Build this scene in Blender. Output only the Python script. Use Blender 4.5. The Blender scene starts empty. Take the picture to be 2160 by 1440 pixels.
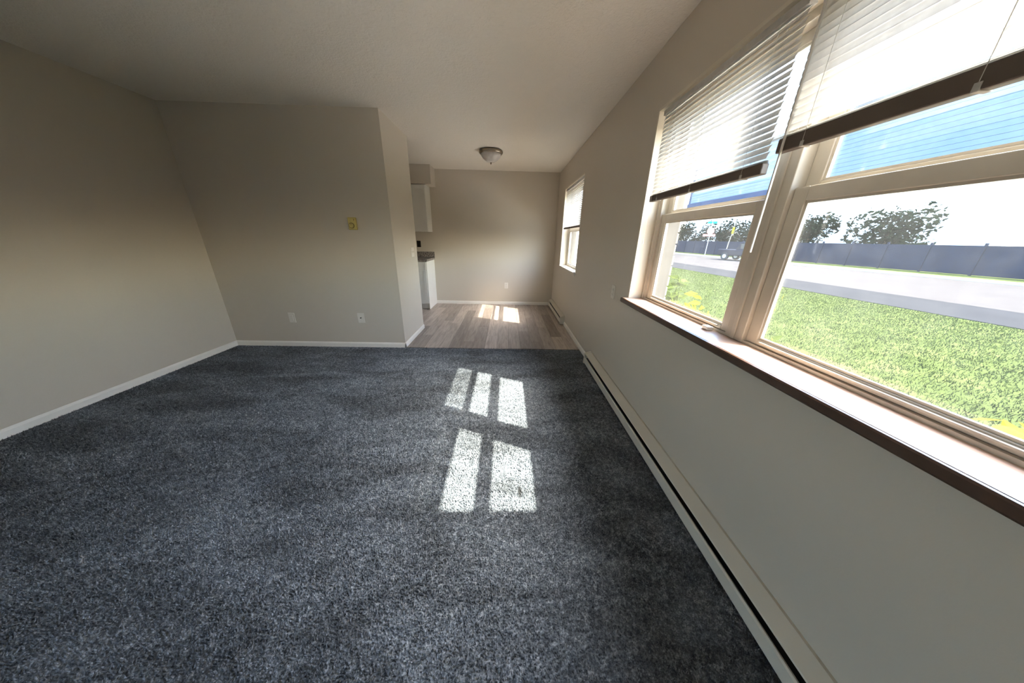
import bpy, bmesh, math, random
import numpy as np
from mathutils import Matrix, Vector
R = random.Random(7)
sc = bpy.context.scene
C = sc.collection

# ------------------------------------------------------------------ camera
F_PX, PITCH, YAW, ROLL, CAM_H = 590.15, -0.3539, 0.0251, 0.0236, 1.3073
cd = bpy.data.cameras.new('camera'); cam = bpy.data.objects.new('camera', cd); C.objects.link(cam)
cd.sensor_fit = 'HORIZONTAL'; cd.sensor_width = 36.0; cd.lens = F_PX / 2160 * 36.0
cd.clip_start = 0.02; cd.clip_end = 500
r0 = Vector((math.cos(YAW), -math.sin(YAW), 0)); f0 = Vector((math.sin(YAW), math.cos(YAW), 0)); z0 = Vector((0, 0, 1))
fw = math.cos(PITCH) * f0 + math.sin(PITCH) * z0
up = -math.sin(PITCH) * f0 + math.cos(PITCH) * z0
rt = math.cos(ROLL) * r0 + math.sin(ROLL) * up
u2 = -math.sin(ROLL) * r0 + math.cos(ROLL) * up
m = Matrix((rt, u2, -fw)).transposed().to_4x4(); m.translation = Vector((0, 0, CAM_H))
cam.matrix_world = m
sc.camera = cam

# ------------------------------------------------------------------ sky, sun, exposure
SUN = Vector((1.0, -0.435, 1.235)).normalized()          # towards the sun
w = bpy.data.worlds.new('sky'); sc.world = w; w.use_nodes = True
wn = w.node_tree.nodes; wl = w.node_tree.links
bg = wn['Background']
sky = wn.new('ShaderNodeTexSky'); sky.sky_type = 'NISHITA'; sky.sun_disc = False
sky.sun_elevation = math.asin(SUN.z); sky.sun_rotation = math.atan2(SUN.x, SUN.y)
sky.air_density = 1.0; sky.dust_density = 2.2; sky.ozone_density = 1.0
wl.new(sky.outputs[0], bg.inputs[0]); bg.inputs[1].default_value = 0.9
sd = bpy.data.lights.new('sun', 'SUN'); sd.energy = 5.8; sd.angle = math.radians(0.53); sd.color = (1.0, 0.91, 0.78)
so = bpy.data.objects.new('sun', sd); C.objects.link(so)
so.rotation_euler = SUN.to_track_quat('Z', 'Y').to_euler(); so.location = (8, -3, 9)
sc.view_settings.view_transform = 'Standard'; sc.view_settings.look = 'None'
sc.view_settings.gamma = 1.0; sc.view_settings.use_curve_mapping = False
sc.view_settings.exposure = 2.17
sc.cycles.use_denoising = True
sc.cycles.use_adaptive_sampling = True; sc.cycles.adaptive_threshold = 0.03
sc.cycles.max_bounces = 10; sc.cycles.diffuse_bounces = 8; sc.cycles.glossy_bounces = 3
sc.cycles.transparent_max_bounces = 12; sc.cycles.transmission_bounces = 4
sc.cycles.caustics_reflective = False; sc.cycles.caustics_refractive = False
sc.cycles.sample_clamp_indirect = 6.0

# ------------------------------------------------------------------ materials
def lin(r, g, b):
    f = lambda c: ((c / 255 + 0.055) / 1.055) ** 2.4 if c > 10 else c / 255 / 12.92
    return (f(r), f(g), f(b), 1)
class NT:
    def __init__(s, name):
        s.m = bpy.data.materials.new(name); s.m.use_nodes = True
        s.n = s.m.node_tree.nodes; s.l = s.m.node_tree.links
        s.p = s.n['Principled BSDF']; s.out = s.n['Material Output']
    def new(s, t, **kw):
        n = s.n.new(t)
        for k, v in kw.items():
            if hasattr(n, k): setattr(n, k, v)
            else: n.inputs[k].default_value = v
        return n
    def coords(s, scale=(1, 1, 1), kind='Object'):
        t = s.new('ShaderNodeTexCoord'); mp = s.new('ShaderNodeMapping'); mp.inputs['Scale'].default_value = scale
        s.l.new(t.outputs[kind], mp.inputs[0]); return mp.outputs[0]
    def noise(s, vec, scale, detail=2, rough=0.5, dist=0):
        n = s.new('ShaderNodeTexNoise'); n.inputs['Scale'].default_value = scale; n.inputs['Detail'].default_value = detail
        n.inputs['Roughness'].default_value = rough; n.inputs['Distortion'].default_value = dist
        s.l.new(vec, n.inputs['Vector']); return n.outputs[0]
    def ramp(s, fac, stops):
        r = s.new('ShaderNodeValToRGB'); e = r.color_ramp.elements
        e[0].position, e[0].color = stops[0]; e[1].position, e[1].color = stops[-1]
        for p_, c_ in stops[1:-1]: k = e.new(p_); k.color = c_
        s.l.new(fac, r.inputs[0]); return r.outputs[0]
    def mix(s, fac, a, b, mode='MIX'):
        x = s.new('ShaderNodeMix', data_type='RGBA', blend_type=mode)
        for sock, v in ((x.inputs[0], fac), (x.inputs[6], a), (x.inputs[7], b)):
            if hasattr(v, 'links'): s.l.new(v, sock)
            else: sock.default_value = v
        return x.outputs[2]
    def bump(s, h, strength, dist):
        b = s.new('ShaderNodeBump'); b.inputs['Strength'].default_value = strength; b.inputs['Distance'].default_value = dist
        s.l.new(h, b.inputs['Height']); s.l.new(b.outputs[0], s.p.inputs['Normal'])
    def base(s, v):
        if hasattr(v, 'links'): s.l.new(v, s.p.inputs['Base Color'])
        else: s.p.inputs['Base Color'].default_value = v
def simple(name, col, rough=0.5, metal=0.0, var=0.06, vscale=6, bump=0.0, bscale=80, spec=0.5):
    t = NT(name); t.p.inputs['Specular IOR Level'].default_value = spec; v = t.coords()
    n = t.noise(v, vscale, 3)
    d = tuple(max(0, c * (1 - var)) for c in col[:3]) + (1,); u = tuple(min(1, c * (1 + var)) for c in col[:3]) + (1,)
    t.base(t.ramp(n, [(0.3, d), (0.7, u)])); t.p.inputs['Roughness'].default_value = rough; t.p.inputs['Metallic'].default_value = metal
    if bump: t.bump(t.noise(v, bscale, 3), bump, 0.002)
    return t.m
M = {}
M['wall'] = simple('wall_paint', lin(194, 185, 171), 0.42, var=0.015, vscale=1.5, bump=0.12, bscale=160)
M['white'] = simple('white_trim_paint', lin(226, 222, 214), 0.35, var=0.02)
M['reveal'] = simple('cream_reveal_paint', lin(204, 195, 178), 0.4, var=0.02)
M['cab'] = simple('white_cabinet_lacquer', lin(222, 220, 214), 0.35, var=0.015)
M['plate'] = simple('white_plastic_plate', lin(214, 208, 198), 0.35, var=0.02)
M['vinyl'] = simple('cream_vinyl_frame', lin(182, 174, 160), 0.4, var=0.05, vscale=12)
M['dark'] = simple('dark_slot', lin(22, 20, 18), 0.6)
M['heater'] = simple('heater_enamel', lin(205, 199, 185), 0.38, var=0.02)
M['fin'] = simple('heater_fin_metal', lin(40, 38, 36), 0.4, metal=0.6)
M['nickel'] = simple('brushed_nickel', lin(150, 138, 122), 0.3, metal=0.9, var=0.05)
M['thermo'] = simple('aged_beige_plastic', lin(196, 178, 108), 0.45, var=0.06, vscale=30)
M['thermo_dark'] = simple('aged_beige_dial_ring', lin(120, 104, 52), 0.4)
M['railshade'] = simple('shaded_rail', lin(92, 80, 71), 0.5)  # dark brown holds the backlit rail's shade in its colour
M['black'] = simple('black_plastic', lin(28, 24, 20), 0.4)
M['cord'] = simple('white_cord', lin(215, 212, 205), 0.6)
M['rubber'] = simple('black_rubber', lin(25, 25, 26), 0.8)
# ceiling with stomped plaster relief
t = NT('ceiling_plaster'); v = t.coords()
vo = t.new('ShaderNodeTexVoronoi', feature='DISTANCE_TO_EDGE'); vo.inputs['Scale'].default_value = 16
nd = t.new('ShaderNodeTexNoise'); nd.inputs['Scale'].default_value = 22; nd.inputs['Detail'].default_value = 3; t.l.new(v, nd.inputs['Vector'])
mx = t.mix(0.12, v, nd.outputs['Color']); t.l.new(mx, vo.inputs['Vector'])
nn = t.noise(v, 42, 3, 0.6, 1.2)
hh = t.mix(0.6, vo.outputs['Distance'], nn)
t.bump(hh, 0.6, 0.012); t.base(lin(230, 223, 212)); t.p.inputs['Roughness'].default_value = 0.5
M['ceiling'] = t.m
# carpet
t = NT('charcoal_carpet'); v = t.coords()
fine = t.noise(v, 150, 2, 0.7); mid = t.noise(v, 55, 2, 0.6)
fm = t.mix(0.45, fine, mid)
vb = t.coords((0.55, 1.5, 1)); blot = t.noise(vb, 2.3, 4, 0.62, 0.6)
c1 = t.ramp(fm, [(0.34, lin(68, 74, 82)), (0.5, lin(120, 128, 136)), (0.66, lin(190, 198, 206))])
c2 = t.mix(1.0, c1, t.ramp(blot, [(0.38, (0.60, 0.59, 0.58, 1)), (0.62, (1.1, 1.1, 1.1, 1))]), 'MULTIPLY')
# one small elongated dirt mark
tc = t.new('ShaderNodeTexCoord'); mp = t.new('ShaderNodeMapping'); mp.vector_type = 'TEXTURE'
mp.inputs['Location'].default_value = (0.092, 1.163, 0); mp.inputs['Scale'].default_value = (0.013, 0.05, 1.0)
t.l.new(tc.outputs['Object'], mp.inputs[0])
ln = t.new('ShaderNodeVectorMath', operation='LENGTH'); t.l.new(mp.outputs[0], ln.inputs[0])
c3 = t.mix(t.ramp(ln.outputs['Value'], [(0.5, (0.75, 0.75, 0.75, 1)), (1.0, (0, 0, 0, 1))]), c2, lin(34, 32, 30))
t.base(c3); t.p.inputs['Roughness'].default_value = 0.95; t.p.inputs['Specular IOR Level'].default_value = 0.1
M['carpet'] = t.m
# wood planks: one material, tone per object
t = NT('greige_vinyl_plank'); v = t.coords((9, 0.9, 1), 'Object')
oi = t.new('ShaderNodeObjectInfo'); ad = t.new('ShaderNodeVectorMath', operation='ADD'); t.l.new(v, ad.inputs[0])
sc1 = t.new('ShaderNodeVectorMath', operation='SCALE'); sc1.inputs['Scale'].default_value = 37.0
cb = t.new('ShaderNodeCombineXYZ'); t.l.new(oi.outputs['Random'], cb.inputs[0]); t.l.new(oi.outputs['Random'], cb.inputs[1])
t.l.new(cb.outputs[0], sc1.inputs[0]); t.l.new(sc1.outputs[0], ad.inputs[1])
g = t.noise(ad.outputs[0], 3.2, 6, 0.62, 0.8)
gc = t.ramp(g, [(0.28, lin(142, 130, 121)), (0.5, lin(174, 163, 154)), (0.74, lin(194, 184, 175))])
tone = t.ramp(oi.outputs['Random'], [(0.0, (0.58, 0.56, 0.55, 1)), (1.0, (1.18, 1.17, 1.16, 1))])
t.base(t.mix(1.0, gc, tone, 'MULTIPLY')); t.p.inputs['Roughness'].default_value = 0.38
t.bump(g, 0.08, 0.001); M['plank'] = t.m
# sill wood
t = NT('brown_sill_laminate'); v = t.coords((14, 1.2, 14))
g = t.noise(v, 4, 5, 0.6, 0.5)
t.base(t.ramp(g, [(0.3, lin(190, 160, 142)), (0.7, lin(214, 188, 170))])); t.p.inputs['Roughness'].default_value = 0.35
M['sill'] = t.m
M['nosing'] = simple('shaded_sill_edge', lin(72, 50, 36), 0.4, var=0.15, vscale=20)  # brown darkened: the front edge's shade is put into the colour
# countertop speckle
t = NT('speckled_grey_laminate'); v = t.coords()
n1 = t.noise(v, 60, 4, 0.7)
t.base(t.ramp(n1, [(0.36, lin(52, 46, 42)), (0.5, lin(112, 104, 98)), (0.64, lin(165, 158, 150))])); t.p.inputs['Roughness'].default_value = 0.3
M['counter'] = t.m
# slat: thin vinyl that glows when sun hits the far side
t = NT('white_vinyl_slat'); v = t.coords()
n1 = t.noise(v, 40, 2); col = t.ramp(n1, [(0.3, lin(190, 187, 182)), (0.7, lin(200, 197, 192))])
df = t.new('ShaderNodeBsdfDiffuse'); tr = t.new('ShaderNodeBsdfTranslucent'); ms = t.new('ShaderNodeMixShader'); ms.inputs[0].default_value = 0.17
t.l.new(col, df.inputs[0]); t.l.new(col, tr.inputs[0]); t.l.new(df.outputs[0], ms.inputs[1]); t.l.new(tr.outputs[0], ms.inputs[2])
t.l.new(ms.outputs[0], t.out.inputs[0]); M['slat'] = t.m
# window glass: clear, a little reflective, dusty
t = NT('window_glass'); v = t.coords()
trn = t.new('ShaderNodeBsdfTransparent'); trn.inputs[0].default_value = (0.95, 0.97, 0.96, 1)
gl = t.new('ShaderNodeBsdfGlossy'); gl.inputs['Roughness'].default_value = 0.02
lw = t.new('ShaderNodeLayerWeight'); lw.inputs[0].default_value = 0.5
pw5 = t.new('ShaderNodeMath', operation='POWER'); t.l.new(lw.outputs['Facing'], pw5.inputs[0]); pw5.inputs[1].default_value = 5.0
fr = t.new('ShaderNodeMath', operation='MULTIPLY_ADD'); t.l.new(pw5.outputs[0], fr.inputs[0]); fr.inputs[1].default_value = 0.9; fr.inputs[2].default_value = 0.04
m1 = t.new('ShaderNodeMixShader'); t.l.new(fr.outputs[0], m1.inputs[0]); t.l.new(trn.outputs[0], m1.inputs[1]); t.l.new(gl.outputs[0], m1.inputs[2])
du = t.new('ShaderNodeBsdfTranslucent'); du.inputs[0].default_value = (0.9, 0.9, 0.86, 1)
m2 = t.new('ShaderNodeMixShader'); t.l.new(t.ramp(t.noise(v, 7, 5, 0.7), [(0.3, (0.003, 0.003, 0.003, 1)), (0.75, (0.009, 0.009, 0.009, 1))]), m2.inputs[0])
t.l.new(m1.outputs[0], m2.inputs[1]); t.l.new(du.outputs[0], m2.inputs[2]); t.l.new(m2.outputs[0], t.out.inputs[0])
M['glass'] = t.m
# lamp bowl
t = NT('frosted_lamp_glass'); t.base(t.ramp(t.noise(t.coords(), 9, 3), [(0.3, lin(176, 170, 164)), (0.7, lin(196, 190, 184))]))
t.p.inputs['Roughness'].default_value = 0.35; M['bowl'] = t.m
# outside
M['brick'] = simple('white_painted_brick', lin(118, 113, 101), 0.8, var=0.08, vscale=25, bump=0.4, bscale=120, spec=0.0)
M['mortar'] = simple('painted_mortar', lin(64, 61, 56), 0.9)
M['lawn'] = None
t = NT('lawn_ground'); v = t.coords(); n1 = t.noise(v, 1.6, 5, 0.65)
t.base(t.ramp(n1, [(0.3, lin(54, 61, 32)), (0.55, lin(63, 70, 38)), (0.75, lin(74, 78, 46))])); t.p.inputs['Roughness'].default_value = 0.95; t.p.inputs['Specular IOR Level'].default_value = 0.0
M['lawn'] = t.m
M['blade'] = simple('grass_blade', lin(62, 70, 38), 0.7, var=0.3, vscale=3, spec=0.0)
M['road'] = simple('pale_concrete', lin(64, 61, 59), 0.9, var=0.06, vscale=0.8, spec=0.0)
M['walk'] = simple('grey_pavement', lin(44, 44, 45), 0.9, var=0.08, vscale=1.2, spec=0.0)  # even dark grey of the strip along the road
M['bounce_pale'] = simple('pale_bounce_concrete', lin(214, 206, 194), 0.9, var=0.05, vscale=1.5, spec=0.0)  # pale colour of the added strip that bounces light
M['bounce_warm'] = simple('warm_tan_bounce', lin(208, 180, 140), 0.9, var=0.06, vscale=2, spec=0.0)  # warm colour of the added ground that reflects light indoors
M['soil'] = simple('dry_mulch', lin(150, 128, 102), 0.95, var=0.2, vscale=14, spec=0.0)
M['kerb'] = simple('kerb_concrete', lin(150, 146, 142), 0.9, var=0.08, spec=0.0)
M['bark'] = simple('tree_bark', lin(84, 70, 56), 0.9, var=0.2, vscale=8)
def leafmat(name, a, b, sss=0.3):
    t = NT(name); v = t.coords(); col = t.ramp(t.noise(v, 2.3, 3, 0.6), [(0.3, a), (0.7, b)])
    df = t.new('ShaderNodeBsdfDiffuse'); tr = t.new('ShaderNodeBsdfTranslucent'); ms = t.new('ShaderNodeMixShader'); ms.inputs[0].default_value = sss
    t.l.new(col, df.inputs[0]); t.l.new(col, tr.inputs[0]); t.l.new(df.outputs[0], ms.inputs[1]); t.l.new(tr.outputs[0], ms.inputs[2]); t.l.new(ms.outputs[0], t.out.inputs[0]); return t.m
M['leafdark'] = leafmat('dark_tree_leaf', lin(16, 22, 15), lin(32, 42, 26))
M['leafyel'] = leafmat('yellow_green_leaf', lin(112, 116, 24), lin(150, 150, 52), 0.45)
M['leafgrn'] = leafmat('mid_green_leaf', lin(66, 80, 34), lin(96, 106, 52), 0.4)
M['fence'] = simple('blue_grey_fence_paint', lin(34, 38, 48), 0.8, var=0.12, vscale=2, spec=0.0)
M['signgreen'] = simple('street_sign_green', lin(34, 150, 128), 0.4, spec=0.0)
M['signred'] = simple('faded_red_sign', lin(196, 130, 124), 0.5, var=0.15, vscale=4, spec=0.0)
M['pole'] = simple('galvanised_pole', lin(150, 156, 164), 0.4, metal=0.5)
M['carbody'] = simple('grey_truck_paint', lin(40, 40, 46), 0.3, metal=0.2, spec=0.0)
M['carpale'] = simple('pale_truck_bumper', lin(210, 212, 214), 0.35)
M['carglass'] = simple('dark_car_glass', lin(30, 34, 40), 0.1)
M['siding'] = simple('white_clapboard', lin(232, 230, 222), 0.7, var=0.03, spec=0.0)
M['bandblue'] = simple('blue_band_paint', lin(38, 54, 78), 0.8, spec=0.0)
M['paleblue'] = simple('pale_blue_siding', lin(92, 108, 122), 0.8, var=0.05, vscale=2, spec=0.0)
M['roof'] = simple('grey_roof_shingle', lin(96, 92, 88), 0.9, var=0.15)
M['twig'] = simple('pale_dry_twig', lin(110, 104, 92), 0.8, var=0.15)

# ------------------------------------------------------------------ helpers
def link(name, me, mat, parent=None):
    o = bpy.data.objects.new(name, me); C.objects.link(o)
    if mat and not me.materials: me.materials.append(M[mat])
    if parent: o.parent = parent
    return o
def tag(o, label=None, cat=None, group=None, kind=None):
    if label: o['label'] = label
    if cat: o['category'] = cat
    if group: o['group'] = group
    if kind: o['kind'] = kind
    return o
def empty(name, loc=(0, 0, 0), rz=0):
    o = bpy.data.objects.new(name, None); C.objects.link(o); o.location = loc; o.rotation_euler.z = rz; o.empty_display_size = 0.1
    return o
def bx(bm, x0, x1, y0, y1, z0, z1):
    vs = [bm.verts.new(p) for p in ((x0, y0, z0), (x1, y0, z0), (x1, y1, z0), (x0, y1, z0), (x0, y0, z1), (x1, y0, z1), (x1, y1, z1), (x0, y1, z1))]
    for f in ((3, 2, 1, 0), (4, 5, 6, 7), (0, 1, 5, 4), (1, 2, 6, 5), (2, 3, 7, 6), (3, 0, 4, 7)): bm.faces.new([vs[i] for i in f])
def mesh(name, bm, bevel=0, seg=2, smooth=False):
    if bevel:
        bmesh.ops.bevel(bm, geom=list(bm.edges), offset=bevel, segments=seg, affect='EDGES', profile=0.5, clamp_overlap=True)
    bm.normal_update(); me = bpy.data.meshes.new(name); bm.to_mesh(me); bm.free()
    if smooth:
        for p_ in me.polygons: p_.use_smooth = True
    return me
def box(name, x0, x1, y0, y1, z0, z1, mat, parent=None, bevel=0.0, seg=2):
    bm = bmesh.new(); bx(bm, x0, x1, y0, y1, z0, z1)
    o = link(name, mesh(name, bm, bevel, seg), mat, None)
    if parent:
        o.parent = parent; o.matrix_parent_inverse = Matrix.Translation(-parent.location)
    return o
def boxes(name, lst, mat, parent=None, bevel=0):
    bm = bmesh.new()
    for b in lst: bx(bm, *b)
    o = link(name, mesh(name, bm, bevel), mat)
    if parent: o.parent = parent; o.matrix_parent_inverse = Matrix.Translation(-parent.location)
    return o
def keep(o, parent):
    o.parent = parent; o.matrix_parent_inverse = Matrix.Translation(-parent.location); return o
def tube(bm, pts, rad, n=8, r1=None):
    pts = [Vector(p) for p in pts]; rings = []
    for i, p_ in enumerate(pts):
        d = (pts[min(i + 1, len(pts) - 1)] - pts[max(i - 1, 0)]).normalized()
        a = d.orthogonal().normalized(); b = d.cross(a)
        rr = rad if r1 is None else rad + (r1 - rad) * i / (len(pts) - 1)
        rings.append([bm.verts.new(p_ + rr * (math.cos(2 * math.pi * k / n) * a + math.sin(2 * math.pi * k / n) * b)) for k in range(n)])
    for r_, s_ in zip(rings, rings[1:]):
        for k in range(n): bm.faces.new((r_[k], r_[(k + 1) % n], s_[(k + 1) % n], s_[k]))
    bm.faces.new(rings[0][::-1]); bm.faces.new(rings[-1])
def lathe(bm, prof, n=48, center=(0, 0, 0)):
    c = Vector(center); rings = []
    for r_, z_ in prof:
        if r_ < 1e-6: rings.append([bm.verts.new(c + Vector((0, 0, z_)))])
        else: rings.append([bm.verts.new(c + Vector((r_ * math.cos(2 * math.pi * k / n), r_ * math.sin(2 * math.pi * k / n), z_))) for k in range(n)])
    for a, b in zip(rings, rings[1:]):
        for k in range(n):
            q = [a[k % len(a)], a[(k + 1) % len(a)], b[(k + 1) % len(b)], b[k % len(b)]]
            q = list(dict.fromkeys(q))
            if len(q) > 2: bm.faces.new(q)
    bmesh.ops.recalc_face_normals(bm, faces=bm.faces)
def prism(bm, prof, y0, y1):
    """profile in x,z extruded along y"""
    a = [bm.verts.new((x, y0, z)) for x, z in prof]; b = [bm.verts.new((x, y1, z)) for x, z in prof]
    n = len(prof)
    for i in range(n): bm.faces.new((a[i], a[(i + 1) % n], b[(i + 1) % n], b[i]))
    bm.faces.new(a[::-1]); bm.faces.new(b); bmesh.ops.recalc_face_normals(bm, faces=bm.faces)

# ------------------------------------------------------------------ room dimensions
XR, XL, XP = 0.953, -3.30, -1.246         # window wall, left wall, end of the partition
YB, YP, YK, YN = 5.80, 3.286, 4.095, -2.8  # far wall, partition face, partition back, wall behind camera
H = 2.44
XO = 1.21                                  # outer face of the brick
W1 = (0.19, 2.147, 0.893, 2.08)            # y0, y1, z0, z1 of the openings
W2 = (3.955, 5.165, 0.874, 2.082)
D1 = (-2.65, -1.20, 0.0, 2.06)              # unseen glazed door added in the left wall to let in fill light

def struct(o): o['kind'] = 'structure'; return o
# floor: slab, planks beyond the carpet
floor = struct(box('floor', XL - .1, XO, YN - .1, YB + .1, -0.16, -0.022, 'mortar'))
pw, gap = 0.152, 0.0016
nx = 0; x = XR
pl_mesh = {}
col_i = 0
while x > XL:
    x0 = max(x - pw, XL)
    off = [0.0, 0.74, 0.31, 0.98, 0.52, 0.15][col_i % 6]
    y = YP + 0.004 - off
    while y < YB:
        a, b = max(y, YP + .004), min(y + 1.22, YB)
        if b - a > 0.02 and not (x < XP - .01 and b < YK):
            if x <= XP + .01 and a < YK: a = max(a, YK + .002)
            bm = bmesh.new(); L = b - a - gap; Wd = x - x0 - gap
            bx(bm, -Wd / 2, Wd / 2, -L / 2, L / 2, -0.016, 0.0)
            o = link('plank', mesh('plank', bm, 0.0012, 1), 'plank', floor)
            o.location = ((x + x0) / 2, (a + b) / 2, -0.004)
        y += 1.22
    x -= pw; col_i += 1
# carpet with pile
carpet = box('carpet', XL, XR, YN, YP, -0.022, -0.012, 'carpet')
tag(carpet, 'dark blue-grey cut pile carpet covering the living room floor', 'carpet', kind='stuff')
def pile():
    rng = np.random.default_rng(3); P = []
    for y0, y1, s in ((-0.3, 1.3, .0085), (1.3, 2.2, .0105), (2.2, YP, .0125)):
        xs = np.arange(XL + .004, XR - .004, s); ys = np.arange(y0, y1, s)
        g = np.stack(np.meshgrid(xs, ys), -1).reshape(-1, 2)
        g = g + rng.uniform(-.45, .45, g.shape) * s
        g = g[g[:, 0] < 0.94]
        P.append(np.concatenate([g, np.full((len(g), 1), s)], 1))
    P = np.concatenate(P); n = len(P)
    a = rng.uniform(0, 6.283, n); V = np.zeros((n, 4, 3), np.float32)
    for k in range(3):
        V[:, k, 0] = P[:, 0] + .5 * P[:, 2] * np.cos(a + k * 2.0944); V[:, k, 1] = P[:, 1] + .5 * P[:, 2] * np.sin(a + k * 2.0944); V[:, k, 2] = -0.0125
    lean = 0.5 * P[:, 2]
    V[:, 3, 0] = P[:, 0] + rng.normal(0, 1, n) * lean; V[:, 3, 1] = P[:, 1] + rng.normal(0, 1, n) * lean
    V[:, 3, 2] = rng.uniform(-.004, .004, n)
    V[:, 3, 1] = np.minimum(V[:, 3, 1], YP + .002)
    idx = np.arange(n)[:, None] * 4
    T = np.concatenate([idx + np.array([[0, 1, 3]]), idx + np.array([[1, 2, 3]]), idx + np.array([[2, 0, 3]])], 1).reshape(-1, 3).astype(np.int32)
    me = bpy.data.meshes.new('carpet_pile'); nv, nt = n * 4, len(T)
    me.vertices.add(nv); me.vertices.foreach_set('co', V.reshape(-1))
    me.loops.add(nt * 3); me.loops.foreach_set('vertex_index', T.reshape(-1))
    me.polygons.add(nt); me.polygons.foreach_set('loop_start', np.arange(0, nt * 3, 3, dtype=np.int32))
    me.update(calc_edges=True); me.validate()
    return link('carpet_pile', me, 'carpet', carpet)
tag(pile(), kind='stuff')

# ceiling and walls
struct(box('ceiling', XL - .1, XO + .25, YN - .1, YB + .1, H, H + 0.18, 'ceiling'))
struct(box('wall_back', XL, XO, YB, YB + .1, -0.02, H, 'wall'))
struct(box('wall_rear', XL, XO, YN - .1, YN, -0.02, H, 'wall'))
struct(box('wall_partition', XL, XP, YP, YK, -0.02, H, 'wall'))
def ring_wall(name, x0, x1, mat, holes, ya, yb, za, zb):
    L = []; ys = ya
    for (h0, h1, z0_, z1_) in holes:
        L.append((x0, x1, ys, h0, za, zb)); L.append((x0, x1, h0, h1, za, z0_)); L.append((x0, x1, h0, h1, z1_, zb)); ys = h1
    L.append((x0, x1, ys, yb, za, zb))
    return boxes(name, L, mat)
struct(ring_wall('wall_left', XL - .14, XL, 'wall', [(D1[0], D1[1], -.02, D1[3])], YN - .1, YB + .1, -0.02, H))
struct(ring_wall('wall_right', XR, 1.065, 'wall', [(W1[0], W1[1], W1[2] - .03, W1[3]), (W2[0], W2[1], W2[2] - .014, W2[3])], YN, YB, -0.02, H))
B1 = (W1[0] - .02, 2.085, W1[2] - .01, 2.085); B2 = (W2[0] - .01, W2[1] - .03, W2[2] - .01, 2.085)
wex = struct(ring_wall('wall_exterior', 1.115, XO - .012, 'mortar', [B1, B2], YN - .1, YB + .1, -0.6, H))
# bricks beside the far jamb of the large window (seen end-on through the glass) and along the nearer field
ch = 0.0745
bms = {}
def brick(y0, y1, z):
    k = round(y1 - y0, 3)
    if k not in bms:
        bm = bmesh.new(); bx(bm, -.05, .05, -(k - .009) / 2, (k - .009) / 2, 0, ch - .009)
        bms[k] = mesh('brick', bm, 0.003, 1); bms[k].materials.append(M['brick'])
    o = bpy.data.objects.new('brick', bms[k]); C.objects.link(o); o.parent = wex
    o.location = (1.161 + R.uniform(-.0015, .0015), (y0 + y1) / 2 + R.uniform(-.001, .001), z)
for i in range(19):
    z = 0.70 + i * ch
    y = B1[1] - .003
    if i % 2 == 0: brick(y, y + .10, z); y += .10
    while y < 2.70: brick(y, y + .20, z); y += .20
# soffit over the kitchen cabinets
struct(box('trim_soffit', XL, -1.320, 5.47, YB, 2.148, H, 'wall'))
# baseboards
def baseboard(name, axis, a, b, at, sgn, h=0.062, t_=0.013):
    bm = bmesh.new()
    prof = [(0, 0), (t_, 0), (t_, h * .72), (t_ * .75, h * .86), (t_ * .3, h), (0, h)]
    if axis == 'y': prism(bm, [(at + sgn * px, z - .006) for px, z in prof], a, b)
    else:
        prism(bm, [(px, z - .006) for px, z in prof], a, b)
        for v_ in bm.verts: v_.co = (v_.co.y, at + sgn * v_.co.x, v_.co.z)
        bmesh.ops.recalc_face_normals(bm, faces=bm.faces)
    return struct(link(name, mesh(name, bm), 'white'))
baseboard('baseboard_partition', 'x', XL, XP + .013, YP, -1)
baseboard('baseboard_partition_end', 'y', YP - .013, YK, XP, 1)
baseboard('baseboard_back', 'x', -1.44, XR, YB, -1)
baseboard('baseboard_right', 'y', 2.87, 4.35, XR, -1)
baseboard('baseboard_left', 'y', D1[1] + .02, YP, XL, 1)
baseboard('baseboard_rear', 'x', XL, XR, YN, 1)

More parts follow.
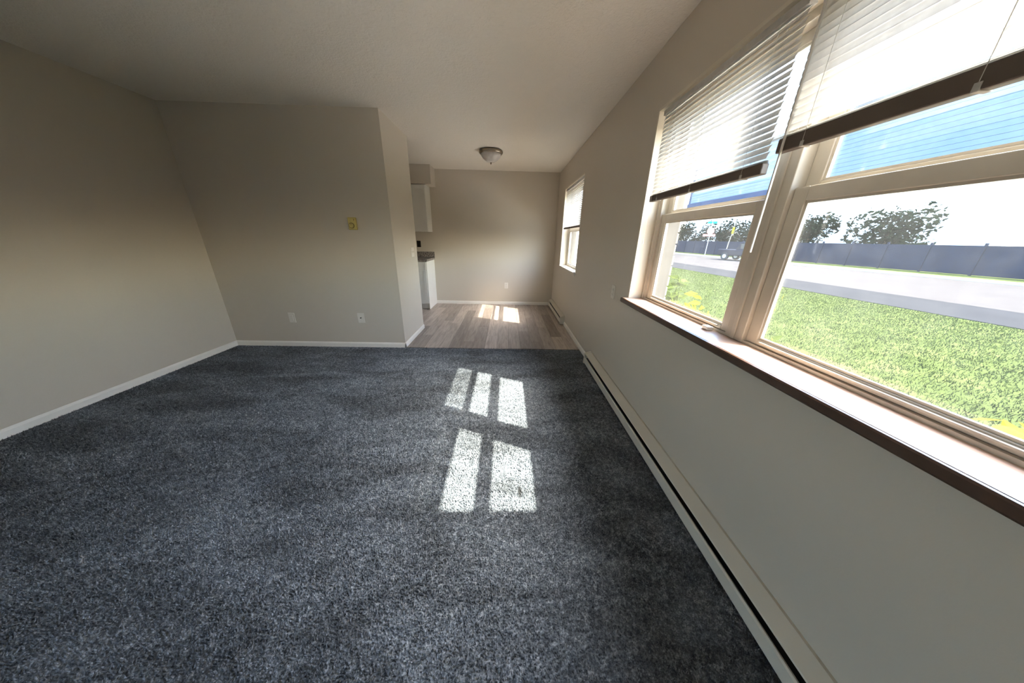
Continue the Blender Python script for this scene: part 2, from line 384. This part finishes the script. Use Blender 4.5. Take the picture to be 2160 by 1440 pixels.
# ------------------------------------------------------------------ windows
def window(name, op, units, stool):
    """op = opening; units = list of (glass_y0, glass_y1)"""
    y0, y1, z0_, z1_ = op
    root = empty(name, (1.0, (y0 + y1) / 2, z0_)); root['kind'] = 'structure'
    fx0, fx1 = 1.055, 1.135
    e = .012
    # reveal liners
    boxes('reveal', [(XR - .001, fx0, y1 - .004, y1 + e, z0_, z1_), (XR - .001, fx0, y0 - e, y0 + .004, z0_, z1_), (XR - .001, fx0, y0, y1, z1_ - .004, z1_ + e)], 'reveal', root)
    # outer frame: jambs, head, sill
    fr_ = []
    ya, yb = units[0][0] - .055, units[-1][1] + .055
    fr_ += [(fx0, fx1, yb, y1 + .004, z0_, z1_), (fx0, fx1, y0 - .004, ya, z0_, z1_), (fx0, fx1, ya, yb, z0_ - .01, z0_ + .012), (fx0, fx1, ya, yb, z1_ - .035, z1_)]
    boxes('frame', fr_, 'vinyl', root)
    boxes('frame_stop', [(1.048, fx0 + .002, y1 - .03, y1 - .008, z0_, z1_ - .004), (1.048, fx0 + .002, y0 + .008, y0 + .03, z0_, z1_ - .004)], 'vinyl', root, .002)
    for (a, b), (c, d) in zip(units, units[1:]):
        lo, hi = b + .055, c - .055
        box('mullion', fx0 - .006, fx1, lo, hi, z0_ + .001, z1_ - .005, 'vinyl', root, .003)
        box('mullion_bead', fx0 - .013, fx0 - .005, (lo + hi) / 2 - .010, (lo + hi) / 2 + .010, z0_ + .002, z1_ - .006, 'vinyl', root, .004)
    gb = z0_ + .036
    for k_, (a, b) in enumerate(units):
        lift = .024 if (len(units) > 1 and k_ == 0) else 0.0      # the near sashes meet a little higher
        mt0, mt1 = 1.432 + lift, 1.480 + lift
        def sash(nm, xa, xb, zb, zt, gb_, gt_):
            s = box(nm, xa, xb, b, b + .053, zb, zt, 'vinyl', root, .003)
            L = [('stile', a - .053, a, zb, zt), ('rail', a, b, zb, gb_), ('rail', a, b, gt_, zt)]
            for q, ya_, yb_, za_, zb_ in L:
                box(q, xa, xb, ya_, yb_, za_, zb_, 'vinyl', None, .003).parent = s
            xm = (xa + xb) / 2 + .003
            # stepped glazing bead inside the sash
            be = boxes('glazing_bead', [(xa + .006, xm - .002, a, a + .008, gb_, gt_), (xa + .006, xm - .002, b - .008, b, gb_, gt_), (xa + .006, xm - .002, a + .008, b - .008, gb_, gb_ + .008), (xa + .006, xm - .002, a + .008, b - .008, gt_ - .008, gt_)], 'vinyl'); be.parent = s
            p_ = box('pane', xm - .0015, xm + .0015, a - .004, b + .004, gb_ - .004, gt_ + .004, 'glass'); p_.parent = s
            return s
        sash('lower_sash', 1.066, 1.094, z0_ + .013, mt1, gb, mt0)
        sash('upper_sash', 1.098, 1.124, mt0 + .004, z1_ - .036, mt1 + .016, z1_ - .075)
        # lift lip and latch
        box('lift_lip', 1.056, 1.067, a + .02, b - .02, z0_ + .024, z0_ + .031, 'vinyl', root, .002)
    return root
win1 = window('window_1', W1, [(0.355, 1.098), (1.308, 2.036)], True)
win2 = window('window_2', W2, [(4.045, 5.085)], False)
box('sash_latch', 1.008, 1.040, 1.318, 1.362, W1[2] + .001, W1[2] + .020, 'white', win1, .004)
XD = XL - .12
dr = empty('fill_light_door', (XD, (D1[0] + D1[1]) / 2, 0)); dr['kind'] = 'structure'  # made-up door off camera, brings extra daylight into the room
boxes('frame', [(XD, XL + .01, D1[0], D1[0] + .05, 0, D1[3]), (XD, XL + .01, D1[1] - .05, D1[1], 0, D1[3]), (XD, XL + .01, D1[0] + .05, D1[1] - .05, D1[3] - .05, D1[3]), (XD, XL + .01, D1[0] + .05, D1[1] - .05, -.02, .03)], 'white', dr)
for ya, yb, xa in ((D1[0] + .05, -1.9, XD + .01), (-1.96, D1[1] - .05, XD + .055)):
    lf = box('leaf', xa, xa + .04, ya, ya + .07, .03, D1[3] - .05, 'white', dr, .003)
    for q, a_, b_, c_, d_ in (('stile', yb - .07, yb, .03, D1[3] - .05), ('rail', ya + .07, yb - .07, .03, .13), ('rail', ya + .07, yb - .07, D1[3] - .13, D1[3] - .05)):
        box(q, xa, xa + .04, a_, b_, c_, d_, 'white', None, .003).parent = lf
    box('pane', xa + .018, xa + .022, ya + .066, yb - .066, .126, D1[3] - .126, 'glass').parent = lf
# stools (sills)
bm = bmesh.new(); prism(bm, [(0.910, W1[2] - .030), (0.910, W1[2]), (1.055, W1[2]), (1.055, W1[2] - .030)], W1[0] - .05, W1[1] + .004)
s1 = link('window_stool', mesh('window_stool', bm), 'sill'); keep(s1, win1)
tag(s1, 'pinkish sill board in the sun')
bm = bmesh.new(); prism(bm, [(0.900, W1[2] - .034), (0.896, W1[2] - .028), (0.896, W1[2] - .006), (0.900, W1[2] - .001), (0.910, W1[2] - .001), (0.910, W1[2] - .034)], W1[0] - .05, W1[1] + .012)
nz = link('nosing', mesh('nosing', bm), 'nosing', s1); tag(nz, 'brown front edge, darkened by painted shade')
bm = bmesh.new(); prism(bm, [(0.944, W2[2] - .016), (0.941, W2[2] - .004), (0.946, W2[2]), (1.055, W2[2]), (1.055, W2[2] - .016)], W2[0], W2[1])
keep(link('window_stool', mesh('window_stool', bm), 'white'), win2)
# sloped outside sill
for nm, wn_, op in (('outer_sill', win1, B1), ('outer_sill', win2, B2)):
    bm = bmesh.new(); prism(bm, [(1.10, op[2] - .06), (1.10, op[2] + .004), (1.25, op[2] - .03), (1.25, op[2] - .075)], op[0] + .002, op[1] - .002)
    keep(link(nm, mesh(nm, bm), 'brick'), wn_)

# ------------------------------------------------------------------ blinds
def slat_mesh(L, w_=.025, tilt=60):
    bm = bmesh.new(); tl = math.radians(tilt); rows = []
    for i in range(6):
        u = -w_ / 2 + w_ * i / 5; crown = .0022 * (1 - (2 * u / w_) ** 2)
        X = u * math.cos(tl) - crown * math.sin(tl); Z = u * math.sin(tl) + crown * math.cos(tl)
        rows.append([bm.verts.new((X, -L / 2, Z)), bm.verts.new((X, L / 2, Z))])
    for a, b in zip(rows, rows[1:]): bm.faces.new((a[0], b[0], b[1], a[1]))
    me = mesh('slat', bm, smooth=True); me.materials.append(M['slat']); return me
def blind(y0, y1, ztop, zrail, zstack, xc, label, tilt=67.5, pitch=.0224, wand=None, cord=None, nladder=3):
    root = empty('window_blind', (xc, (y0 + y1) / 2, ztop)); tag(root, label, 'blind', 'window blinds')
    box('headrail', xc - .014, xc + .014, y0, y1, ztop - .028, ztop, 'slat', root, .002)
    L = y1 - y0 - .01; me = slat_mesh(L, tilt=tilt)
    z = ztop - .042; k = 0
    while z > zstack + .008:
        o = bpy.data.objects.new('slat', me); C.objects.link(o); o.parent = root
        o.location = (R.uniform(-.0006, .0006), 0, z - ztop); o.rotation_euler.y = math.radians(R.uniform(-2.0, 2.0)); z -= pitch
    # gathered slats on the bottom rail
    flat = slat_mesh(L, tilt=4); ns = 3
    for i in range(ns):
        o = bpy.data.objects.new('slat', flat); C.objects.link(o); o.parent = root
        o.location = (R.uniform(-.001, .001), 0, zstack - .009 + i * .0032 - ztop)
    box('bottom_rail', xc - .0135, xc + .0135, y0 + .003, y1 - .003, zrail, zstack - .010, 'railshade', root, .004)
    for i in range(nladder):
        yy = y0 + (y1 - y0) * (i + .5) / nladder if nladder > 1 else (y0 + y1) / 2
        if nladder == 3: yy = (y0 + .10, (y0 + y1) / 2, y1 - .10)[i]
        bm = bmesh.new()
        for dx in (-.0140, .0140): tube(bm, [(xc + dx, yy, ztop - .028), (xc + dx, yy, zrail + .006)], .0007, 5)
        keep(link('ladder_cord', mesh('ladder_cord', bm), 'cord'), root)
        box('cord_clip', xc - .0150, xc + .0150, yy - .006, yy + .006, zrail - .0015, zrail + .016, 'slat', root, .001)
    if wand:
        yw, zb_ = wand
        bm = bmesh.new(); tube(bm, [(xc - .019, yw, ztop - .02), (xc - .020, yw + .001, zb_)], .0042, 6)
        o = keep(link('tilt_wand', mesh('tilt_wand', bm), 'cord'), root)
    if cord:
        yc_, zb_ = cord
        bm = bmesh.new(); tube(bm, [(xc - .017, yc_ - .002, ztop - .028), (xc - .019, yc_, 1.5), (xc - .018, yc_ + .012, zb_ + .03)], .0013, 5)
        tube(bm, [(xc - .018, yc_ + .012, zb_ + .032), (xc - .018, yc_ + .013, zb_)], .0025, 6, .0045)
        keep(link('lift_cord', mesh('lift_cord', bm), 'cord'), root)
    return root
XB = .975
blind(1.205, 2.100, 2.066, 1.556, 1.604, XB, 'white mini blind half raised over the far pane of the large window', wand=None, cord=(2.062, 1.29))
blind(0.24, 1.170, 2.066, 1.612, 1.668, XB, 'white mini blind raised over the near pane of the large window', tilt=84, wand=(1.135, 1.275))
blind(3.985, 5.120, 2.066, 1.464, 1.500, XB, 'white mini blind half lowered in the small dining area window')

# ------------------------------------------------------------------ baseboard heaters
def heater(y0, y1, label, h=.150, d=.074):
    root = empty('baseboard_heater', (XR, (y0 + y1) / 2, 0)); tag(root, label, 'heater', 'baseboard heaters')
    xf = XR - d; z0_ = .016
    bm = bmesh.new()   # back pan and sloped top hood
    prism(bm, [(XR, z0_), (XR, h), (XR - .012, h + .002), (xf + .006, h - .022), (xf + .004, h - .028), (xf + .007, h - .030), (XR - .014, h - .006), (XR - .006, h - .006), (XR - .006, z0_)], y0 + .004, y1 - .004)
    keep(link('hood', mesh('hood', bm), 'heater'), root)
    bm = bmesh.new()   # front panel
    prism(bm, [(xf + .002, z0_ + .006), (xf, z0_ + .012), (xf, .080), (xf + .006, .086), (xf + .012, .084), (xf + .004, .076), (xf + .004, z0_ + .012), (xf + .022, z0_ + .004), (xf + .022, z0_)], y0 + .03, y1 - .03)
    keep(link('front_panel', mesh('front_panel', bm), 'heater'), root)
    for ya, yb in ((y0, y0 + .034), (y1 - .034, y1)):
        bm = bmesh.new()
        prism(bm, [(XR, z0_ - .004), (XR, h + .003), (XR - .012, h + .005), (xf - .002, h - .022), (xf - .003, z0_ - .004)], ya, yb)
        keep(link('end_cap', mesh('end_cap', bm, .0015, 1), 'heater'), root)
    box('heating_element', xf + .018, XR - .012, y0 + .036, y1 - .036, z0_ + .02, h - .070, 'fin', root)
    return root
heater(-0.45, 2.862, 'long white baseboard heater on the carpet under the large window')
heater(4.352, 5.70, 'short white baseboard heater on the wood floor in the far corner')

# ------------------------------------------------------------------ kitchen
def cabinet(name, x0, x1, yf, yb, z0_, z1_, label, base=False):
    root = empty(name, ((x0 + x1) / 2, yb, z0_)); tag(root, label, 'cabinet', 'kitchen base cabinets' if base else 'kitchen wall cabinets')
    if base:
        boxes('body', [(x0, x1, yf + .02, yb, z0_ + .10, z1_), (x0, x1, yf + .08, yb, z0_, z0_ + .10)], 'cab', root)
        return root
    box('body', x0, x1, yf + .02, yb, z0_, z1_, 'cab', root, .001)
    return root
def shaker(name, x0, x1, yf, z0_, z1_, parent, rail=.055):
    bm = bmesh.new()
    bx(bm, x0, x1, yf + .008, yf + .019, z0_, z1_)
    for b in ((x0, x0 + rail, yf, yf + .009, z0_, z1_), (x1 - rail, x1, yf, yf + .009, z0_, z1_), (x0 + rail, x1 - rail, yf, yf + .009, z0_, z0_ + rail), (x0 + rail, x1 - rail, yf, yf + .009, z1_ - rail, z1_)): bx(bm, *b)
    return keep(link(name, mesh(name, bm), 'cab'), parent)
YC = 5.475
for i, (x1, lab) in enumerate(((-1.430, 'white wall cabinet with end panel under the soffit beside the dining wall'), (-1.995, 'white wall cabinet over the counter, behind the partition'))):
    x0 = x1 - .56
    c = cabinet('wall_cabinet', x0, x1, YC, YB, 1.382, 2.142, lab)
    shaker('door', x0 + .006, x1 - .006, YC, 1.386, 2.130, c)
YF = 5.215
for i, (x1, lab) in enumerate(((-1.445, 'white base cabinet with bright end panel at the counter end'), (-2.010, 'white base cabinet under the counter, behind the partition'))):
    x0 = x1 - .56
    c = cabinet('base_cabinet', x0, x1, YF, YB, 0.0, .875, lab, True)
    shaker('drawer_front', x0 + .008, x1 - .008, YF, .735, .870, c, .03)
    shaker('door', x0 + .008, x1 - .008, YF, .115, .722, c)
# end panel reaching the floor belongs to the first base unit
ep = [o for o in C.objects if o.name == 'base_cabinet'][0]
box('end_panel', -1.4455, -1.436, YF + .012, YB, 0.0, .875, 'cab', ep, .001)
ct = empty('countertop', (-2.0, YB, .876)); tag(ct, 'speckled dark grey laminate countertop on the white base cabinets', 'countertop')
box('slab', XL, -1.420, YF - .025, YB, .877, .918, 'counter', ct, .006)
box('backsplash', XL, -1.420, YB - .02, YB, .918, 1.02, 'counter', ct, .004)

# ------------------------------------------------------------------ plates, thermostat, lamp
def plate_root(name, loc, rz, label, cat, group=None):
    o = empty(name, loc, rz); return tag(o, label, cat, group)
def part(name, lst, mat, parent, bevel=0):
    bm = bmesh.new()
    for b in lst: bx(bm, *b)
    return link(name, mesh(name, bm, bevel), mat, parent)
def disc(name, r_, y0, y1, cx, cz, mat, parent, n=24):
    bm = bmesh.new(); tube(bm, [(cx, y0, cz), (cx, y1, cz)], r_, n); return link(name, mesh(name, bm), mat, parent)
# local frame: plate lies in XZ, faces -Y
def cover(parent, w_=.074, h=.118): return part('cover_plate', [(-w_ / 2, w_ / 2, -.006, 0, -h / 2, h / 2)], 'plate', parent, .003)
def duplex(parent, screw=True):
    for dz in (-.02, .02):
        f = part('receptacle', [(-.017, .017, -.009, -.005, dz - .014, dz + .014)], 'plate', parent, .003)
        part('slot', [(-.008, -.006, -.0095, -.0085, dz - .004, dz + .006), (.006, .008, -.0095, -.0085, dz - .004, dz + .006), (-.002, .002, -.0095, -.0085, dz - .010, dz - .006)], 'dark', f)
    disc('screw', .003, -.0075, -.005, 0, 0, 'plate', parent, 10)
GP = 'wall plates'
o = plate_root('wall_outlet', (-2.557, YP, .356), 0, 'blank white decorator plate low on the dark wall, furthest left', 'outlet', GP); cover(o)
ins = part('insert', [(-.0165, .0165, -.009, -.005, -.033, .033)], 'plate', o, .002)
o = plate_root('coax_plate', (-1.738, YP, .367), 0, 'white cable jack plate with dark centre connector on the dark wall', 'wall plate', GP); cover(o, .082, .122)
disc('connector', .0065, -.018, -.005, 0, .002, 'fin', o, 12); disc('connector_pin', .002, -.021, -.017, 0, .002, 'dark', o, 8)
o = plate_root('wall_outlet', (0.0, YB, .388), 0, 'white duplex outlet on the dining wall above the baseboard', 'outlet', GP); cover(o); duplex(o)
o = plate_root('wall_outlet', (XR, 2.468, .880), math.radians(-90), 'white duplex outlet on the window wall beside the brown sill', 'outlet', GP); cover(o); duplex(o)
o = plate_root('light_switch', (XP, 3.897, 1.104), math.radians(90), 'white double switch plate on the narrow bright wall end', 'switch', GP); cover(o, .120, .118)
for dx in (-.023, .023):
    part('toggle', [(dx - .005, dx + .005, -.018, -.005, -.004, .012)], 'plate', o, .002)
o = plate_root('wall_outlet', (-1.712, YB, 1.16), 0, 'black outlet plate above the kitchen backsplash', 'outlet', GP)
part('cover_plate', [(-.037, .037, -.006, 0, -.058, .058)], 'black', o, .003); part('receptacle', [(-.017, .017, -.009, -.005, -.034, .034)], 'black', o, .002)
# thermostat
o = plate_root('thermostat', (-1.652, YP, 1.414), 0, 'aged beige round-dial thermostat on the dark wall', 'thermostat')
part('body', [(-.042, .042, -.030, 0, -.062, .062)], 'thermo', o, .006)
part('face', [(-.036, .036, -.034, -.029, -.056, .056)], 'thermo', o, .003)
disc('dial_ring', .029, -.040, -.033, -.003, -.020, 'thermo_dark', o, 28); disc('dial', .022, -.046, -.039, -.003, -.020, 'thermo', o, 28)
part('pointer', [(-.005, -.001, -.048, -.045, -.016, .0)], 'thermo_dark', o)
part('lever', [(.024, .030, -.037, -.033, .030, .044)], 'thermo_dark', o, .001)
# ceiling lamp
lp = empty('ceiling_lamp', (-0.24, 4.56, H)); tag(lp, 'flush ceiling lamp with brushed nickel rim and frosted bowl, unlit', 'lamp')
bm = bmesh.new(); lathe(bm, [(0, 0), (.150, 0), (.158, -.006), (.165, -.018), (.166, -.028), (.160, -.040), (.148, -.048), (.138, -.046), (.138, -.03), (0, -.03)], 56)
o = link('rim', mesh('rim', bm, smooth=True), 'nickel', lp)
bm = bmesh.new(); lathe(bm, [(.1375, -.040), (.139, -.050), (.132, -.070), (.116, -.094), (.090, -.118), (.055, -.136), (.018, -.145), (0, -.146)], 56)
link('bowl', mesh('bowl', bm, smooth=True), 'bowl', lp)
bm = bmesh.new(); lathe(bm, [(0, -.144), (.010, -.145), (.012, -.150), (.007, -.156), (.009, -.162), (.005, -.169), (0, -.171)], 20)
link('finial', mesh('finial', bm, smooth=True), 'nickel', lp)
# cord cleat by the small window
o = empty('cord_cleat', (XR, 3.925, .862)); tag(o, 'small cord cleat on the wall under the corner of the small window', 'cleat')
part('cleat_body', [(-.016, 0, -.008, .008, -.012, .012)], 'plate', o, .003); part('horn', [(-.026, -.014, -.007, .007, -.034, .030)], 'plate', o, .004)

# ------------------------------------------------------------------ outside: ground
GZ = -0.34
def ground(name, x0, x1, y0, y1, z, mat, label, cat, kind='structure'):
    o = box(name, x0, x1, y0, y1, z - .2, z, mat); o['kind'] = kind; return o
ground('lawn', 4.5, 11.4, -30, 90, GZ, 'lawn', '', '')
ground('bounce_patio', -9, XL - .14, -12, 12, GZ + .2, 'bounce_warm', '', '')  # unseen ground added outside the made-up door to reflect warm light
ground('planting_bed', XO, 2.5, -30, 13.5, GZ - .02, 'soil', '', '')
ground('bounce_walkway', 2.5, 4.5, -30, 90, GZ + .01, 'bounce_pale', '', '')  # unseen pale strip added to bounce sunlight up to the ceiling
ground('pavement', 11.4, 14.3, -30, 110, GZ + .015, 'walk', '', '')
ground('road', 14.3, 25.6, -30, 110, GZ - .03, 'road', '', '')
ground('verge', 26.0, 95, -30, 140, GZ + .02, 'lawn', '', '')
struct(box('kerb', 25.6, 26.0, -30, 110, GZ - .2, GZ + .1, 'kerb'))
def scatter_blades():
    rng = np.random.default_rng(5); n = 120000
    x = 4.55 + rng.random(n) ** 1.2 * 6.8; y = 0.5 + rng.random(n) * 20; k_ = (x > 5.6) | (y < 13.0); x, y = x[k_], y[k_]; n = len(x)
    h = rng.uniform(.02, .05, n); a = rng.uniform(0, 6.283, n); wd = .003 + .0004 * x
    V = np.zeros((n, 3, 3), np.float32)
    for k, s in ((0, -1), (1, 1)):
        V[:, k, 0] = x + s * wd * np.cos(a); V[:, k, 1] = y + s * wd * np.sin(a); V[:, k, 2] = GZ - .002
    V[:, 2, 0] = x + rng.normal(0, .02, n); V[:, 2, 1] = y + rng.normal(0, .02, n); V[:, 2, 2] = GZ + h
    me = bpy.data.meshes.new('lawn_grass'); me.vertices.add(n * 3); me.vertices.foreach_set('co', V.reshape(-1))
    me.loops.add(n * 3); me.loops.foreach_set('vertex_index', np.arange(n * 3, dtype=np.int32))
    me.polygons.add(n); me.polygons.foreach_set('loop_start', np.arange(0, n * 3, 3, dtype=np.int32)); me.update(calc_edges=True)
    return link('lawn_grass', me, 'blade')
tag(scatter_blades(), 'short sunlit green grass of the lawn outside the window', 'grass', kind='stuff')

# unseen slab and post, added so its edge cuts the sun on the carpet
zc = 2.62; ycut = 1.05 - .435 / 1.235 * (zc + .14)
struct(box('sun_cut_slab', XO, 3.3, ycut - .62, ycut, zc, zc + .14, 'siding'))
struct(box('sun_cut_post', 3.12, 3.22, ycut - .36, ycut - .26, GZ, zc, 'siding'))

# ------------------------------------------------------------------ outside: plants, trees, street things
def leaves(bm, c, n, rad, size, rng, flat=.6):
    for _ in range(n):
        d = Vector((rng.gauss(0, 1), rng.gauss(0, 1), rng.gauss(0, flat))).normalized() * rad * (rng.random() ** .4)
        p_ = Vector(c) + d; s = size * rng.uniform(.6, 1.2)
        ax = Vector((rng.uniform(-1, 1), rng.uniform(-1, 1), rng.uniform(-.5, .8))).normalized(); bx_ = ax.orthogonal().normalized()
        bx_ = (Matrix.Rotation(rng.uniform(0, 6.28), 3, ax) @ bx_)
        nrm = ax.cross(bx_)
        a = bm.verts.new(p_ - ax * s); b = bm.verts.new(p_ + bx_ * s * .45 + nrm * s * .15); c_ = bm.verts.new(p_ + ax * s); e = bm.verts.new(p_ - bx_ * s * .45 + nrm * s * .15)
        bm.faces.new((a, b, c_)); bm.faces.new((a, c_, e))
def tree(x, y, h, spread, label, seed, mat='leafdark', low=.15):
    rng = random.Random(seed); root = empty('street_tree', (x, y, GZ)); tag(root, label, 'tree', 'trees across the street')
    bm = bmesh.new(); tube(bm, [(0, 0, -.1), (.1, 0, h * .4), (0, .1, h * .75)], .22, 8, .08)
    for k in range(5):
        a = k * 1.26 + rng.random(); tube(bm, [(.08, 0, h * .35 + k * .2), (math.cos(a) * spread * .5, math.sin(a) * spread * .5, h * (.55 + .06 * k))], .08, 6, .03)
    link('trunk', mesh('trunk', bm), 'bark', root)
    bm = bmesh.new()
    for k in range(16):
        a = rng.uniform(0, 6.28); q = rng.random() ** .5 * spread * .75
        leaves(bm, (math.cos(a) * q, math.sin(a) * q, h * rng.uniform(low + .1, .86)), 120, spread * .42, .26, rng, .8)
    link('crown', mesh('crown', bm), mat, root)
def polar(az, dist): a = math.radians(az); return math.sin(a) * dist, math.cos(a) * dist
TL = ['dark leafy tree across the street, leftmost through the far pane', 'dark leafy tree behind the green street sign', 'dark leafy tree across the street right of the street sign', 'dark leafy tree behind the grey truck', 'dark leafy tree across the street, left one in the near pane', 'dark leafy tree across the street, right one in the near pane']
for k, (y, h) in enumerate(((66.5, 5.6), (59, 5.3), (51.5, 5.2), (44, 5.4), (36.5, 5.2), (29, 5.0))):
    tree(37.5, y, h, 3.1, TL[k], 20 + k)
# fence along the far side
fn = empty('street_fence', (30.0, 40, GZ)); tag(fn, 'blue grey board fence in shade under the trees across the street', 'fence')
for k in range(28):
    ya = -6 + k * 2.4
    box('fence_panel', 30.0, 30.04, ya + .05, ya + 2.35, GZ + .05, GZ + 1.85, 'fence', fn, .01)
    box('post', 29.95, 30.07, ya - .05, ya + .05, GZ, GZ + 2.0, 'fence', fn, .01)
# street name sign
x, y = polar(34.4, 46.5)
sg = empty('street_sign', (x, y, GZ), math.radians(-34)); tag(sg, 'green street name blades and faded red sign on one pole across the street', 'street sign')
bm = bmesh.new(); tube(bm, [(0, 0, 0), (0, 0, 4.15)], .04, 8); link('pole', mesh('pole', bm), 'pole', sg)
part('name_blade', [(-.5, .5, -.02, .02, 3.95, 4.20)], 'signgreen', sg, .008); part('name_blade', [(-.02, .02, -.45, .45, 4.22, 4.45)], 'signgreen', sg, .008)
bm = bmesh.new(); rr = .42
a = [bm.verts.new((rr * math.cos(math.pi / 8 + k * math.pi / 4), -.05, 3.05 + rr * math.sin(math.pi / 8 + k * math.pi / 4))) for k in range(8)]
b = [bm.verts.new((v_.co.x, -.03, v_.co.z)) for v_ in a]; bm.faces.new(a); bm.faces.new(b[::-1])
for k in range(8): bm.faces.new((a[k], b[k], b[(k + 1) % 8], a[(k + 1) % 8]))
bmesh.ops.recalc_face_normals(bm, faces=bm.faces); link('octagon_plate', mesh('octagon_plate', bm), 'signred', sg)
part('lower_plate', [(-.75, .6, -.045, -.025, 2.42, 2.68)], 'signred', sg, .006)
# parked truck
x, y = polar(40.0, 38); tk = empty('parked_truck', (x, y, GZ), math.radians(20)); tag(tk, 'grey pickup truck with pale bumper parked across the street', 'truck')
part('body', [(-.95, .95, -2.6, 2.6, .45, 1.05)], 'carbody', tk, .08)
bm = bmesh.new()
prism(bm, [(-1.0, 1.0), (.9, 1.0), (.55, 1.78), (-.75, 1.78)], -.85, .85)
for v_ in bm.verts: v_.co = (v_.co.y, v_.co.x, v_.co.z)
bmesh.ops.recalc_face_normals(bm, faces=bm.faces); link('cab', mesh('cab', bm, .04), 'carbody', tk)
part('windscreen', [(-.70, .70, -.93, -.88, 1.15, 1.62)], 'carglass', tk, .01)
for s in (-1, 1): part('side_window', [(s * .84 - .02, s * .84 + .02, -.6, .45, 1.15, 1.62)], 'carglass', tk, .01)
part('bumper', [(-.98, .98, -2.72, -2.55, .42, .66)], 'carpale', tk, .03); part('hood_trim', [(-.9, .9, -2.63, -2.58, .88, 1.02)], 'carpale', tk, .01)
for sx in (-.92, .92):
    for sy in (-1.7, 1.7):
        bm = bmesh.new(); tube(bm, [(sx - .12, sy, .36), (sx + .12, sy, .36)], .36, 20); wl_ = link('wheel', mesh('wheel', bm), 'rubber', tk)
        bm = bmesh.new(); tube(bm, [(sx - .13, sy, .36), (sx + .13, sy, .36)], .19, 16); link('hub', mesh('hub', bm), 'pole', wl_)
# thin pale sapling by the pavement
x, y = polar(37.1, 45); sp = empty('bare_sapling', (x, y, GZ), 0); tag(sp, 'thin pale bare sapling with a yellow tag across the street', 'sapling'); sp.scale = (1.87,) * 3
rng = random.Random(4); bm = bmesh.new()
tube(bm, [(-.03, .02, 0), (.0, 0, .9), (.06, -.02, 1.5), (.10, -.05, 2.25)], .035, 6, .016)
for k in range(11):
    z = 1.15 + k * .1; a = rng.uniform(0, 6.28); L = rng.uniform(.2, .5)
    p1 = Vector((.05, -.02, z)); p2 = p1 + Vector((math.cos(a) * L * .6, math.sin(a) * L * .6, L * .2)); p3 = p2 + Vector((math.cos(a) * L * .4, math.sin(a) * L * .4, -L * .5))
    tube(bm, [p1, p2, p3], .02, 5, .009)
link('stem', mesh('stem', bm), 'twig', sp); part('tag', [(-.02, .12, -.06, -.02, 1.45, 1.85)], 'leafyel', sp, .01)
# leafy plants under the window
PL = [('yellow green leafy plant under the window, beside the brick jamb', 1.95, 3.12, .98, 'leafgrn'), ('yellow leafed plant in the middle under the large window', 1.90, 2.62, .92, 'leafyel'), ('tall yellow green plant under the window near the mullion', 1.75, 2.02, 1.06, 'leafyel'), ('broad leafed green plant at the pane corner near the mullion', 2.30, 2.30, .72, 'leafgrn'), ('green leafy plant outside below the near pane', 1.9, 1.50, .75, 'leafgrn'), ('yellow leafed plant outside below the near pane', 2.0, 0.98, .75, 'leafyel')]
for k, (lab, x, y, h, mt) in enumerate(PL):
    rng = random.Random(50 + k); root = empty('garden_plant', (x, y, GZ)); tag(root, lab, 'plant', 'plants in the bed under the window')
    bm = bmesh.new(); bl = bmesh.new()
    for s in range(9):
        a = rng.uniform(0, 6.28); q = rng.uniform(.05, .22); hh_ = h * rng.uniform(.7, 1.15) + .12
        tube(bm, [(0, 0, 0), (math.cos(a) * q * .5, math.sin(a) * q * .5, hh_ * .5), (math.cos(a) * q, math.sin(a) * q, hh_)], .006, 5, .003)
        for f in (.35, .5, .62, .75, .87, 1.0): leaves(bl, (math.cos(a) * q * f, math.sin(a) * q * f, hh_ * f), 4, .09, .062, rng)
    link('stem', mesh('stem', bm), 'leafgrn', root); link('foliage', mesh('foliage', bl), mt, root)
# building across the street behind the trees: blue band under a pale blue upper wall
bb = empty('street_building', (44, 50, GZ)); tag(bb, 'building across the street with pale blue upper wall and blue band', 'building')
box('sky_white_wall', 44.0, 56, 26, 74, GZ, 8.75, 'siding', bb)  # white block added in place of the pale sky below the band
box('band', 43.6, 44.0, 26, 74.4, 8.85, 9.9, 'bandblue', bb, .03)
box('upper_wall', 43.9, 56, 26, 74, 9.9, 17.4, 'paleblue', bb)
for k in range(14):
    box('siding_board', 43.86, 43.91, 26, 73.7, 9.95 + k * .52, 10.43 + k * .52, 'paleblue', bb, .01)
box('corner_board', 43.82, 43.92, 73.7, 74.4, 9.9, 17.4, 'bandblue', bb, .01)
box('roof', 43.4, 56.6, 25.5, 74.7, 17.4, 17.8, 'roof', bb)
# neighbour's white clapboard house seen through the small window
nb = empty('neighbour_house', (2.6, 15, GZ)); tag(nb, 'white clapboard house next door seen through the small window', 'house')
box('wall', -2.5, 5.0, 14.03, 20, GZ, 4.6, 'siding', nb)
bmc = bmesh.new(); prism(bmc, [(0, 0), (.018, 0), (.006, .15), (0, .15)], -2.5, 5.0)
for v_ in bmc.verts: v_.co = (v_.co.y, -v_.co.x, v_.co.z)
bmesh.ops.recalc_face_normals(bmc, faces=bmc.faces); me = mesh('clapboard', bmc); me.materials.append(M['siding'])
for k in range(32):
    o = bpy.data.objects.new('clapboard', me); C.objects.link(o); o.parent = nb; o.location = (-2.6, -.97, .05 + k * .15)
box('roof', -2.9, 5.4, 13.6, 20.4, 4.6, 4.85, 'roof', nb)
